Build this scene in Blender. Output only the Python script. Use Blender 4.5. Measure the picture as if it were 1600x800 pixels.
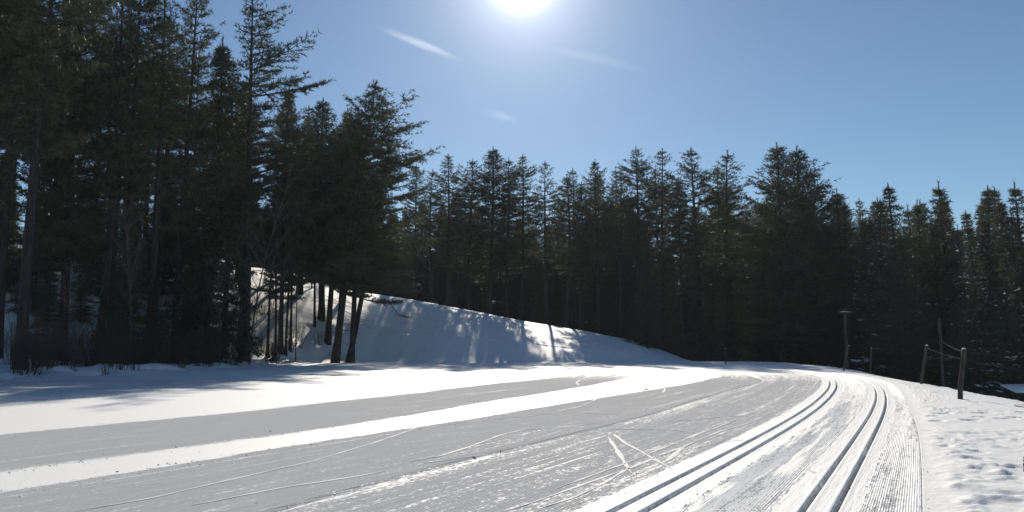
import bpy, math, random
import numpy as np
from mathutils import Vector

# ------------------------------------------------------------------ camera, world, sun
scene = bpy.context.scene
COL = scene.collection
for o in list(bpy.data.objects):
    bpy.data.objects.remove(o)

F = 1244.0                      # focal length in photograph pixels (28 mm on 36 mm)
TH = math.atan(142.0 / F)       # upward pitch
EYE = 1.6
CT, ST = math.cos(TH), math.sin(TH)
cam_d = bpy.data.cameras.new('camera')
cam = bpy.data.objects.new('camera', cam_d)
COL.objects.link(cam)
cam.location = (0, 0, EYE)
cam.rotation_euler = (math.radians(90) + TH, 0, 0)
cam_d.lens = 28.0
cam_d.sensor_width = 36.0
cam_d.clip_start = 0.1
cam_d.clip_end = 40000
scene.camera = cam

SUN_EL = math.radians(25.9)
SUN_AZ = math.radians(0.75)     # to the right of +Y
SDIR = Vector((math.sin(SUN_AZ) * math.cos(SUN_EL), math.cos(SUN_AZ) * math.cos(SUN_EL), math.sin(SUN_EL)))

world = bpy.data.worlds.new('World')
scene.world = world
world.use_nodes = True
wn, wl = world.node_tree.nodes, world.node_tree.links
wn.clear()
w_out = wn.new('ShaderNodeOutputWorld')
w_bg = wn.new('ShaderNodeBackground')
sky = wn.new('ShaderNodeTexSky')
sky.sky_type = 'NISHITA'
sky.sun_disc = False
sky.sun_elevation = SUN_EL
sky.sun_rotation = SUN_AZ
sky.altitude = 200
sky.air_density = 1.0
sky.dust_density = 0.12
sky.ozone_density = 2.2
SKY_STRENGTH = 0.063
# aureole of the sun in thin winter haze, a function of the angle to the sun only
tc = wn.new('ShaderNodeTexCoord')
dot = wn.new('ShaderNodeVectorMath'); dot.operation = 'DOT_PRODUCT'
dot.inputs[1].default_value = SDIR
nrm = wn.new('ShaderNodeVectorMath'); nrm.operation = 'NORMALIZE'
wl.new(tc.outputs['Generated'], nrm.inputs[0])
wl.new(nrm.outputs[0], dot.inputs[0])
def wmath(op, a, b=None):
    n = wn.new('ShaderNodeMath'); n.operation = op
    for i, v in enumerate((a, b)):
        if v is None: continue
        if isinstance(v, (int, float)): n.inputs[i].default_value = v
        else: wl.new(v, n.inputs[i])
    return n.outputs[0]
ang = wmath('ARCCOSINE', wmath('MINIMUM', dot.outputs['Value'], 0.9999999))
def lobe(amp, width, power=1.0):
    q = wmath('POWER', wmath('DIVIDE', ang, math.radians(width)), power)
    return wmath('MULTIPLY', wmath('EXPONENT', wmath('MULTIPLY', q, -1.0)), amp)
glow = wmath('ADD', wmath('ADD', lobe(60.0, 1.3, 2.0), lobe(22.0, 2.3)), lobe(1.8, 7.0))
gcol = wn.new('ShaderNodeVectorMath'); gcol.operation = 'SCALE'
gcol.inputs[0].default_value = (1.0, 0.95, 0.93)
wl.new(glow, gcol.inputs['Scale'])
stint = wn.new('ShaderNodeVectorMath'); stint.operation = 'MULTIPLY'; stint.inputs[1].default_value = (0.90, 1.05, 1.15)   # cold clear winter air
wl.new(sky.outputs[0], stint.inputs[0])
gadd = wn.new('ShaderNodeVectorMath'); gadd.operation = 'ADD'
wl.new(stint.outputs[0], gadd.inputs[0]); wl.new(gcol.outputs[0], gadd.inputs[1])
wl.new(gadd.outputs[0], w_bg.inputs['Color'])
w_bg.inputs['Strength'].default_value = SKY_STRENGTH
wl.new(w_bg.outputs[0], w_out.inputs['Surface'])

sun_d = bpy.data.lights.new('sun', 'SUN')
sun_d.energy = 5.0
sun_d.angle = math.radians(0.53)
sun_d.color = (1.0, 0.92, 0.795)
sun = bpy.data.objects.new('sun', sun_d)
COL.objects.link(sun)
sun.rotation_euler = SDIR.to_track_quat('Z', 'Y').to_euler()

scene.view_settings.view_transform = 'Standard'
scene.view_settings.look = 'None'
scene.view_settings.exposure = 0.12
scene.view_settings.gamma = 1.0
scene.cycles.max_bounces = 8
scene.cycles.diffuse_bounces = 4
scene.cycles.transparent_max_bounces = 8
scene.cycles.volume_step_rate = 1.0

# ------------------------------------------------------------------ helpers
def tag(o, label=None, cat=None, group=None, kind=None):
    if label: o['label'] = label
    if cat: o['category'] = cat
    if group: o['group'] = group
    if kind: o['kind'] = kind
    return o

def empty(name, loc, rz=0.0, scale=1.0, lean=(0, 0)):
    o = bpy.data.objects.new(name, None)
    COL.objects.link(o)
    o.location = loc
    o.rotation_euler = (lean[0], lean[1], rz)
    o.scale = (scale, scale, scale) if isinstance(scale, (int, float)) else scale
    o.empty_display_size = 0.3
    return o

def mesh_np(name, V, faces, mat=None, smooth=False):
    """V (n,3); faces (m,k) array, or list of such arrays"""
    V = np.asarray(V, dtype=np.float32)
    if not isinstance(faces, (list, tuple)): faces = [faces]
    faces = [np.asarray(f, dtype=np.int32) for f in faces if len(f)]
    me = bpy.data.meshes.new(name)
    nl = sum(f.size for f in faces); nf = sum(len(f) for f in faces)
    me.vertices.add(len(V)); me.vertices.foreach_set('co', V.ravel())
    me.loops.add(nl); me.loops.foreach_set('vertex_index', np.concatenate([f.ravel() for f in faces]))
    me.polygons.add(nf)
    tot = np.concatenate([np.full(len(f), f.shape[1], np.int32) for f in faces])
    st = np.concatenate([[0], np.cumsum(tot)[:-1]]).astype(np.int32)
    me.polygons.foreach_set('loop_start', st)
    me.polygons.foreach_set('loop_total', tot)
    if smooth: me.polygons.foreach_set('use_smooth', np.ones(nf, bool))
    me.update(calc_edges=True)
    if mat: me.materials.append(mat)
    return me

def obj(name, me, parent=None, loc=None):
    o = bpy.data.objects.new(name, me)
    COL.objects.link(o)
    if parent: o.parent = parent
    if loc is not None: o.location = loc
    return o

def hash2(ix, iy, seed):
    h = (ix.astype(np.int64) * 374761393 + iy.astype(np.int64) * 668265263 + seed * 1274126177) & 0xffffffff
    h = ((h ^ (h >> 13)) * 1274126177) & 0xffffffff
    h = h ^ (h >> 16)
    return (h & 0xffff) / 65535.0

def vnoise(x, y, seed=0):
    ix, iy = np.floor(x), np.floor(y)
    fx, fy = x - ix, y - iy
    fx = fx * fx * (3 - 2 * fx); fy = fy * fy * (3 - 2 * fy)
    a, b = hash2(ix, iy, seed), hash2(ix + 1, iy, seed)
    c, d = hash2(ix, iy + 1, seed), hash2(ix + 1, iy + 1, seed)
    return (a * (1 - fx) + b * fx) * (1 - fy) + (c * (1 - fx) + d * fx) * fy

def fbm(x, y, seed=0, oct=4):
    s = np.zeros_like(np.asarray(x, dtype=float)); a = 0.5
    for k in range(oct):
        s = s + a * (vnoise(x, y, seed + k) - 0.5); x = x * 2.03 + 5.1; y = y * 2.03 + 1.7; a *= 0.5
    return s

def sstep(a, b, x):
    t = np.clip((np.asarray(x, dtype=float) - a) / (b - a), 0, 1)
    return t * t * (3 - 2 * t)

def ground_hit(px, py):
    u, v = (px - 800) / F, (400 - py) / F
    dz = ST + v * CT
    dy = CT - v * ST
    k = -EYE / dz
    return u * k, dy * k

def at_depth(px, py, D):
    u, v = (px - 800) / F, (400 - py) / F
    dy = CT - v * ST
    k = D / dy
    return u * k, D, EYE + (ST + v * CT) * k

class Tubes:
    """collects tapered tubes into one mesh"""
    def __init__(s): s.V = []; s.Q = []; s.n = 0
    def add(s, pts, rad, sides=3, cap=False):
        pts = np.asarray(pts, dtype=float); n = len(pts)
        rad = np.broadcast_to(np.asarray(rad, dtype=float), (n,))
        d = np.gradient(pts, axis=0); d /= np.linalg.norm(d, axis=1)[:, None] + 1e-9
        ref = np.where(np.abs(d[:, 2:3]) > 0.9, np.array([[1., 0, 0]]), np.array([[0., 0, 1]]))
        a = np.cross(d, ref); a /= np.linalg.norm(a, axis=1)[:, None] + 1e-9
        b = np.cross(d, a)
        th = np.arange(sides) * 2 * math.pi / sides
        ring = pts[:, None, :] + rad[:, None, None] * (a[:, None, :] * np.cos(th)[None, :, None] + b[:, None, :] * np.sin(th)[None, :, None])
        s.V.append(ring.reshape(-1, 3))
        i = np.arange(n - 1)[:, None] * sides; j = np.arange(sides)[None, :]; jn = (j + 1) % sides
        q = np.stack([i + j, i + jn, i + sides + jn, i + sides + j], -1).reshape(-1, 4) + s.n
        s.Q.append(q)
        if cap and sides == 4:
            s.Q.append(np.array([[s.n, s.n + 1, s.n + 2, s.n + 3], [s.n + (n - 1) * 4 + k for k in (3, 2, 1, 0)]]))
        elif cap:
            c = s.n + n * sides
            s.V.append(np.array([pts[-1] + d[-1] * rad[-1] * 0.15]))
            base = s.n + (n - 1) * sides
            t = np.array([[base + k, base + (k + 1) % sides, c, c] for k in range(sides)])
            s.Q.append(t); s.n += 1
        s.n += n * sides
    def mesh(s, name, mat, smooth=True):
        V = np.concatenate(s.V); Q = np.concatenate(s.Q)
        deg = Q[:, 2] == Q[:, 3]
        return mesh_np(name, V, [Q[~deg], Q[deg][:, :3]], mat, smooth)

# ------------------------------------------------------------------ materials
def new_mat(name):
    m = bpy.data.materials.new(name); m.use_nodes = True
    nt = m.node_tree; nt.nodes.clear()
    out = nt.nodes.new('ShaderNodeOutputMaterial')
    return m, nt.nodes, nt.links, out

def nz(n, l, vec, scale, detail=3, rough=0.55):
    t = n.new('ShaderNodeTexNoise'); t.inputs['Scale'].default_value = scale
    t.inputs['Detail'].default_value = detail; t.inputs['Roughness'].default_value = rough
    if vec is not None: l.new(vec, t.inputs['Vector'])
    return t.outputs['Fac']

def mth(n, l, op, a, b=None, c=None, clamp=False):
    t = n.new('ShaderNodeMath'); t.operation = op; t.use_clamp = clamp
    for i, v in enumerate((a, b, c)):
        if v is None: continue
        if isinstance(v, (int, float)): t.inputs[i].default_value = v
        else: l.new(v, t.inputs[i])
    return t.outputs[0]

def mixc(n, l, fac, a, b):
    t = n.new('ShaderNodeMix'); t.data_type = 'RGBA'
    for s, v in ((t.inputs[0], fac), (t.inputs[6], a), (t.inputs[7], b)):
        if isinstance(v, (int, float)): s.default_value = v
        elif isinstance(v, tuple): s.default_value = (*v, 1) if len(v) == 3 else v
        else: l.new(v, s)
    return t.outputs[2]

def maprange(n, l, v, a, b, c=0.0, d=1.0):
    t = n.new('ShaderNodeMapRange'); t.interpolation_type = 'SMOOTHSTEP'
    l.new(v, t.inputs[0])
    for i, q in enumerate((a, b, c, d)): t.inputs[i + 1].default_value = q
    return t.outputs[0]

def scalevec(n, l, vec, s):
    t = n.new('ShaderNodeVectorMath'); t.operation = 'MULTIPLY'
    l.new(vec, t.inputs[0]); t.inputs[1].default_value = s
    return t.outputs[0]

def bump(n, l, h, strength, dist):
    b = n.new('ShaderNodeBump'); b.inputs['Strength'].default_value = strength
    b.inputs['Distance'].default_value = dist
    l.new(h, b.inputs['Height'])
    return b.outputs[0]

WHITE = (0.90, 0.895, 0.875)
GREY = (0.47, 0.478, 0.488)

def mat_groomed():
    m, n, l, out = new_mat('groomed_snow')
    p = n.new('ShaderNodeBsdfPrincipled'); l.new(p.outputs[0], out.inputs[0])
    fa = n.new('ShaderNodeAttribute'); fa.attribute_name = 'flow'
    wa = n.new('ShaderNodeAttribute'); wa.attribute_name = 'white'
    flow = fa.outputs['Vector']
    s1 = nz(n, l, scalevec(n, l, flow, (3.0, 0.16, 1)), 1.0, 4, 0.6)     # long streaks
    s2 = nz(n, l, scalevec(n, l, flow, (14.0, 0.9, 1)), 1.0, 3, 0.6)    # thin streaks
    s3 = nz(n, l, scalevec(n, l, flow, (38.0, 16.0, 1)), 1.0, 2)        # grain clods
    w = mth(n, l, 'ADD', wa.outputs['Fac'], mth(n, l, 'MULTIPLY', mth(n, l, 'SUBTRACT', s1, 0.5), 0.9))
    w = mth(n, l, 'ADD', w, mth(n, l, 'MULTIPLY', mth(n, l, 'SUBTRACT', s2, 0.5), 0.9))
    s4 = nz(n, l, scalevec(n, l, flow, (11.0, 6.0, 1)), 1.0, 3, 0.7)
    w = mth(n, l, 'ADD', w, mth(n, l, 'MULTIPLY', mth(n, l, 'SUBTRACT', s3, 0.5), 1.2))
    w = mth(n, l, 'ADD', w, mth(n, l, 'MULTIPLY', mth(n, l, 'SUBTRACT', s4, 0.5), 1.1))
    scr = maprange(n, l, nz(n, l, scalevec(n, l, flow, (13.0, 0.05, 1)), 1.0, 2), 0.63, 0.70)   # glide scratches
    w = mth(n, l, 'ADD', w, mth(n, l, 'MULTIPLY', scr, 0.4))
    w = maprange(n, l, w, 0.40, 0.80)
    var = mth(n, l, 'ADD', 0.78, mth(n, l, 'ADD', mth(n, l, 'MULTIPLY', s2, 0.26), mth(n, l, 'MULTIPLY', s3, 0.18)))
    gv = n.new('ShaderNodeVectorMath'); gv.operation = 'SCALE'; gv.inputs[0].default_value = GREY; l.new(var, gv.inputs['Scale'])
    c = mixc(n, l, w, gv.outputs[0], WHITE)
    spk = maprange(n, l, nz(n, l, scalevec(n, l, flow, (70.0, 30.0, 1)), 1.0, 1), 0.66, 0.72)
    c = mixc(n, l, mth(n, l, 'MULTIPLY', spk, 0.28), c, (0.42, 0.42, 0.43))
    l.new(c, p.inputs['Base Color'])
    l.new(mth(n, l, 'SUBTRACT', 1.0, mth(n, l, 'MULTIPLY', w, 0.35)), p.inputs['Roughness'])
    l.new(mth(n, l, 'ADD', 0.06, mth(n, l, 'MULTIPLY', w, 0.34)), p.inputs['Specular IOR Level'])
    g = nz(n, l, flow, 45.0, 3, 0.65)
    h = mth(n, l, 'ADD', mth(n, l, 'MULTIPLY', g, 0.6), s2)
    sx = n.new('ShaderNodeSeparateXYZ'); l.new(flow, sx.inputs[0])
    cord = mth(n, l, 'SINE', mth(n, l, 'MULTIPLY', sx.outputs[0], 2 * math.pi / 0.045))
    h = mth(n, l, 'ADD', h, mth(n, l, 'MULTIPLY', mth(n, l, 'MULTIPLY', cord, mth(n, l, 'SUBTRACT', 1.0, w)), 0.16))
    l.new(bump(n, l, h, 0.8, 0.016), p.inputs['Normal'])
    return m

def mat_snow(name, col=WHITE, rough=0.6, sc=3.0, strength=0.5, dist=0.03, spec=0.35):
    m, n, l, out = new_mat(name)
    p = n.new('ShaderNodeBsdfPrincipled'); l.new(p.outputs[0], out.inputs[0])
    t = n.new('ShaderNodeTexCoord')
    a = nz(n, l, t.outputs['Object'], sc, 5, 0.6)
    b = nz(n, l, t.outputs['Object'], sc * 9, 3, 0.6)
    c = mixc(n, l, maprange(n, l, a, 0.35, 0.65), tuple(x * 0.9 for x in col), col)
    l.new(c, p.inputs['Base Color'])
    p.inputs['Roughness'].default_value = rough
    p.inputs['Specular IOR Level'].default_value = spec
    l.new(bump(n, l, mth(n, l, 'ADD', a, mth(n, l, 'MULTIPLY', b, 0.35)), strength, dist), p.inputs['Normal'])
    return m

def mat_bark(name, c1, c2, sc=6.0):
    m, n, l, out = new_mat(name)
    p = n.new('ShaderNodeBsdfPrincipled'); l.new(p.outputs[0], out.inputs[0])
    t = n.new('ShaderNodeTexCoord')
    a = nz(n, l, scalevec(n, l, t.outputs['Object'], (1, 1, 0.18)), sc, 5, 0.65)
    oi = n.new('ShaderNodeObjectInfo')
    c = mixc(n, l, maprange(n, l, a, 0.3, 0.7), c1, c2)
    l.new(c, p.inputs['Base Color'])
    p.inputs['Roughness'].default_value = 0.9
    p.inputs['Specular IOR Level'].default_value = 0.2
    l.new(bump(n, l, a, 0.9, 0.05), p.inputs['Normal'])
    return m

def mat_leaf(name, c1, c2, trans=0.3):
    m, n, l, out = new_mat(name)
    p = n.new('ShaderNodeBsdfPrincipled')
    t = n.new('ShaderNodeTexCoord'); oi = n.new('ShaderNodeObjectInfo')
    a = nz(n, l, t.outputs['Object'], 0.9, 3, 0.6)
    a = mth(n, l, 'ADD', a, mth(n, l, 'MULTIPLY', mth(n, l, 'SUBTRACT', oi.outputs['Random'], 0.5), 0.3))
    c = mixc(n, l, maprange(n, l, a, 0.3, 0.7), c1, c2)
    l.new(c, p.inputs['Base Color'])
    p.inputs['Roughness'].default_value = 0.55
    p.inputs['Specular IOR Level'].default_value = 0.35
    tr = n.new('ShaderNodeBsdfTranslucent'); l.new(c, tr.inputs['Color'])
    mx = n.new('ShaderNodeMixShader'); mx.inputs[0].default_value = trans
    l.new(p.outputs[0], mx.inputs[1]); l.new(tr.outputs[0], mx.inputs[2])
    l.new(mx.outputs[0], out.inputs[0])
    return m

M_GROOM = mat_groomed()
M_SNOW = mat_snow('settled_snow', WHITE, 0.65, 1.6, 0.5, 0.05)
M_BANK = mat_snow('crusty_snow', (0.85, 0.848, 0.835), 0.7, 11.0, 0.8, 0.012, 0.2)
M_RIDGE = mat_snow('scraped_snow', (0.76, 0.757, 0.75), 0.8, 20.0, 0.3, 0.006)
M_LOAD = mat_snow('fallen_snow', (0.88, 0.88, 0.88), 0.6, 6.0, 0.4, 0.03)
M_BARK = mat_bark('pine_bark', (0.022, 0.020, 0.019), (0.060, 0.052, 0.047))
M_GREYBARK = mat_bark('grey_bark', (0.075, 0.066, 0.06), (0.16, 0.145, 0.13))
M_TWIG = mat_bark('twig_bark', (0.05, 0.04, 0.034), (0.11, 0.085, 0.07), 20)
M_POST = mat_bark('weathered_wood', (0.035, 0.030, 0.026), (0.095, 0.082, 0.070), 14)
M_PINE = mat_leaf('pine_needles', (0.042, 0.060, 0.032), (0.090, 0.104, 0.058), 0.28)
M_SPRUCE = mat_leaf('spruce_needles', (0.036, 0.052, 0.028), (0.078, 0.088, 0.048), 0.28)
M_WIRE, _n, _l, _o = new_mat('wire_metal')
_p = _n.new('ShaderNodeBsdfPrincipled'); _l.new(_p.outputs[0], _o.inputs[0])
_t = _n.new('ShaderNodeTexCoord'); _l.new(mixc(_n, _l, nz(_n, _l, _t.outputs['Object'], 3.0), (0.06, 0.06, 0.06), (0.13, 0.13, 0.13)), _p.inputs['Base Color'])
_p.inputs['Roughness'].default_value = 0.9
_p.inputs['Specular IOR Level'].default_value = 0.1
_p.inputs['Metallic'].default_value = 0.0

# ------------------------------------------------------------------ terrain
HX = np.array([-120, -60, -39.7, -29.5, -17.7, -6.75, 5.0, 13.5, 18.6, 22.5, 40.0])
HC = np.array([16., 14.0, 11.9, 10.4, 8.5, 6.6, 4.3, 2.9, 1.7, -0.4, -1.2])
FX = np.array([-120, -60, -36, -28, -21, -15, -8, 12, 22, 40])
FY = np.array([20, 30, 52, 66, 78, 84, 82, 84, 92, 95])

def edge_x(y):
    """right-hand crest of the snow bank"""
    return np.interp(y, [-20, 0, 10, 22.6, 52, 60, 68, 76, 84, 200],
                     [9.0, 10.5, 11.8, 14.5, 22.0, 24.5, 26.5, 28.0, 28.5, 29])

def height(x, y):
    x = np.asarray(x, dtype=float); y = np.asarray(y, dtype=float)
    foot = np.interp(x, FX, FY) + 2.0 * (vnoise(x / 9, y / 9, 3) - .5)
    crest = np.interp(x, HX, HC)
    top = np.maximum(foot + 18, 105)
    t = np.clip((y - foot) / (top - foot), 0, 1)
    prof = np.sin(t * math.pi / 2) ** 1.25
    h = crest * prof + 0.02 * np.maximum(y - top, 0) * (crest > 0.5)
    # left wood: uneven snow bank along its edge
    ex = np.interp(y, [0, 36, 50, 66, 76, 84], [-21, -22.0, -22.0, -22.5, -22, -19])
    w = np.exp(-((x - (ex - 1.0)) / 1.4) ** 2) * sstep(20, 32, y) * (1 - sstep(82, 92, y))
    h = h + w * (0.55 * vnoise(x * 0.8, y * 0.55, 11) + 0.5 * np.maximum(vnoise(x * 1.9, y * 1.3, 12) - .45, 0))
    inw = sstep(0, 14, ex - x) * sstep(0, 30, y)
    h = h + inw * (0.9 + 0.6 * fbm(x / 5, y / 5, 14, 3))
    # valley to the right of the trail and behind it
    d = x - edge_x(y)
    h = h - 5.0 * sstep(0.2, 14, d) - 0.6 * sstep(-1.5, 1.0, d)* 0.25
    far = sstep(84, 100, y) * sstep(20, 26, x)
    h = h - 1.2 * far
    h = h + (0.3 * fbm(x / 7, y / 7, 5, 3) + 0.16 * fbm(x / 1.9, y / 1.9, 6, 3)) * sstep(70, 90, np.hypot(x, y))
    h = h + 25 * sstep(400, 1500, np.hypot(x, y)) * vnoise(x / 900, y / 900, 8)
    return h

# groomed field: curves that run along the trail, x as a function of y (metres)
YS = np.concatenate([np.arange(2.0, 8, 0.5), np.arange(8, 92, 0.5)])
def key_curve(pts, sm=4):
    g = np.array([ground_hit(*p) for p in pts])
    g = g[np.argsort(g[:, 1])]
    x = np.interp(YS, g[:, 1], g[:, 0])
    s0 = (g[1, 0] - g[0, 0]) / (g[1, 1] - g[0, 1])
    x = np.where(YS < g[0, 1], g[0, 0] + (YS - g[0, 1]) * s0, x)
    s1 = (g[-1, 0] - g[-3, 0]) / (g[-1, 1] - g[-3, 1])
    x = np.where(YS > g[-1, 1], g[-1, 0] + (YS - g[-1, 1]) * min(s1, 0.15), x)
    k = np.ones(2 * sm + 1) / (2 * sm + 1)
    for _ in range(3):
        x = np.convolve(np.concatenate([2 * x[0] - x[sm:0:-1], x, 2 * x[-1] - x[-2:-sm - 2:-1]]), k, 'valid')
    return x
C_PALE = key_curve([(0, 640), (200, 613), (400, 600), (560, 589), (700, 582)])
C_B2 = key_curve([(0, 680), (150, 667), (300, 650), (450, 636), (560, 625), (640, 615), (760, 601), (860, 591), (930, 581)])
C_B1T = key_curve([(0, 740), (150, 718), (330, 692), (500, 672), (640, 650), (760, 628), (880, 610), (960, 596), (1000, 586)])
C_B1B = key_curve([(0, 772), (150, 746), (330, 714), (500, 690), (700, 662), (800, 645), (900, 627), (1000, 612), (1090, 598), (1130, 588)])
C_DARK = key_curve([(400, 800), (500, 769), (600, 747), (700, 729), (800, 697), (900, 676), (1000, 654), (1038, 641), (1110, 617), (1200, 594)])
C_T1 = key_curve([(979, 800), (1085, 743), (1182, 693), (1225, 667.5), (1270, 640), (1297, 614), (1304, 601), (1301, 592), (1292, 587)], 5)
C_T2 = key_curve([(1278, 800), (1323, 728), (1358, 670), (1373, 645), (1378, 622), (1376, 609), (1368, 599), (1352, 591)], 5)
C_R = key_curve([(1440, 800), (1440, 720), (1437, 680), (1428, 650), (1412, 624), (1400, 608), (1385, 597)], 5)
C_R = np.maximum(C_R, C_T2 + 0.75)
C_L = np.interp(YS, [0, 40, 60, 92], [-22.5, -22.5, -22, -18])
C_PALE = np.minimum(C_PALE, C_B2 - 0.8); C_L = np.minimum(C_L, C_PALE - 1.0)

ROWS = [3.0]
while ROWS[-1] < 90:
    ROWS.append(ROWS[-1] + max(0.035, 0.0034 * ROWS[-1]))
ROWS = np.array(ROWS)
def on_rows(c): return np.interp(ROWS, YS, c)

def build_trail():
    X = []; W = []; Z = []; T = []
    t1, t2, r = on_rows(C_T1), on_rows(C_T2), on_rows(C_R)
    sl1 = np.sqrt(1 + np.gradient(t1, ROWS) ** 2); sl2 = np.sqrt(1 + np.gradient(t2, ROWS) ** 2)
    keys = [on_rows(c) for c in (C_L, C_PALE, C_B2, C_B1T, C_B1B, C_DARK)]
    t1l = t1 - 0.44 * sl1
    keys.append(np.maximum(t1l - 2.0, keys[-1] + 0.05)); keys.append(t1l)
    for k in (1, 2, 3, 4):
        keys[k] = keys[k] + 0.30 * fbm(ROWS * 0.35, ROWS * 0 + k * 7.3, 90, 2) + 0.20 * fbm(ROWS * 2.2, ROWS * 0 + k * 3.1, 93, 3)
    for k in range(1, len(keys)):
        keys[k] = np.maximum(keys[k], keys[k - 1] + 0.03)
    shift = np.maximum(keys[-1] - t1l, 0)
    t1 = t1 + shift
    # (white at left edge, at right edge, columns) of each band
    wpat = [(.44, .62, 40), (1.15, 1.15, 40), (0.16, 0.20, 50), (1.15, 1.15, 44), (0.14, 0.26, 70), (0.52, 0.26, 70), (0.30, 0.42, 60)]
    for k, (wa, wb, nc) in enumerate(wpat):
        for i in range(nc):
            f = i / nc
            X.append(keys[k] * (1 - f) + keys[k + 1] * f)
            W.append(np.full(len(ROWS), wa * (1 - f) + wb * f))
            z = np.zeros(len(ROWS))
            if k == 5: z = z - 0.03 * np.exp(-((X[-1] - keys[5]) / 0.06) ** 2)
            Z.append(z)
    def groove(o, c, half=0.056, depth=0.075):
        a = np.abs(o - c)
        return -depth * (1 - sstep(half - 0.014, half, a)) + 0.004 * np.exp(-((a - half - 0.02) / 0.02) ** 2)
    def track(c, sl, lo, hi, half, depth):
        for o in np.arange(lo, hi, 0.0105):
            X.append(c + o * sl)
            z = groove(o, -0.14, half, depth) + groove(o, 0.14, half, depth)
            Z.append(np.full(len(ROWS), z) + 0.003 * (vnoise(np.full(len(ROWS), o * 9), ROWS * 3, 31) - .5))
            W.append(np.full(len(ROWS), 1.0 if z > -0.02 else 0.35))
    def cord(a, b, ridges, amp, wear, seed):
        n = ridges * 5
        for i in range(n):
            f = i / n
            X.append(a * (1 - f) + b * f)
            ph = f * ridges * 2 * math.pi
            wx = vnoise(np.full(len(ROWS), f * ridges / 4.0), ROWS * 0.45, seed)
            wx2 = vnoise(np.full(len(ROWS), f * ridges / 1.3), ROWS * 1.4, seed + 1)
            worn = sstep(1 - wear - .12, 1 - wear + .12, wx * 0.65 + wx2 * 0.35)
            lump = fbm(np.full(len(ROWS), f * ridges * 0.9), ROWS * 5, seed + 2, 2) * 0.005
            edge = min(1.0, f * 10, (1 - f) * 10)
            eb = max(0.0, 1 - f / .12) + 0.6 * max(0.0, 1 - (1 - f) / .10)
            clod = np.maximum(vnoise(np.full(len(ROWS), f * ridges * 0.55), ROWS * 11, seed + 4) - 0.5, 0) * 0.05 * min(eb, 1)
            Z.append(amp * (0.5 + 0.5 * math.cos(ph)) * (1 - 0.85 * worn) * edge + 0.5 * amp * worn + lump * edge + clod)
            W.append(0.74 + 0.25 * worn + 0.1 * math.cos(ph))
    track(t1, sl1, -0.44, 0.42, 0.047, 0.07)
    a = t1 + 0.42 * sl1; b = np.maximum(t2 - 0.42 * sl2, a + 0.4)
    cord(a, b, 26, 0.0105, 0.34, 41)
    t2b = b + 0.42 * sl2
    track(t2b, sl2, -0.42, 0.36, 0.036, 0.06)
    a = t2b + 0.36 * sl2; b = np.maximum(r, a + 0.25)
    cord(a, b, 22, 0.0095, 0.22, 47)
    X.append(b); Z.append(np.zeros(len(ROWS))); W.append(np.full(len(ROWS), .8))
    X.append(b + 0.05); Z.append(np.full(len(ROWS), -0.25)); W.append(np.full(len(ROWS), .8))
    X = np.array(X).T; Z = np.array(Z).T; W = np.array(W).T
    nb_ = sum(p[2] for p in wpat)
    for _ in range(4):
        W[:, 1:nb_] = .25 * W[:, :nb_ - 1] + .5 * W[:, 1:nb_] + .25 * W[:, 2:nb_ + 1]
    Y = np.repeat(ROWS[:, None], X.shape[1], 1)
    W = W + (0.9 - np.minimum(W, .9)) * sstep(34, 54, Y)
    T = X - t1[:, None]
    Z = Z + height(X, Y) * 1.0
    Z[:, 0] -= 0.3; Z[-1, :] -= 0.3
    nr, nc = X.shape
    V = np.stack([X, Y, Z], -1).reshape(-1, 3)
    i = np.arange(nr - 1)[:, None] * nc; j = np.arange(nc - 1)[None, :]
    q = np.stack([i + j, i + j + 1, i + nc + j + 1, i + nc + j], -1).reshape(-1, 4)
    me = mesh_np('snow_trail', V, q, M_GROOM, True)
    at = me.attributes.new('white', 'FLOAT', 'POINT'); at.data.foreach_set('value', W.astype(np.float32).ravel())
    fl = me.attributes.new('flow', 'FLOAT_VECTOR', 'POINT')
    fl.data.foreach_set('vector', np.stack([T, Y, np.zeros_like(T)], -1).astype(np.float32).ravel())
    return tag(obj('snow_trail', me), kind='structure'), X[:, 0], X[:, -2]
trail, TL, TR = build_trail()

def in_trail(x, y):
    l = np.interp(y, ROWS, TL) ; r = np.interp(y, ROWS, TR)
    return l, r

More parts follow.
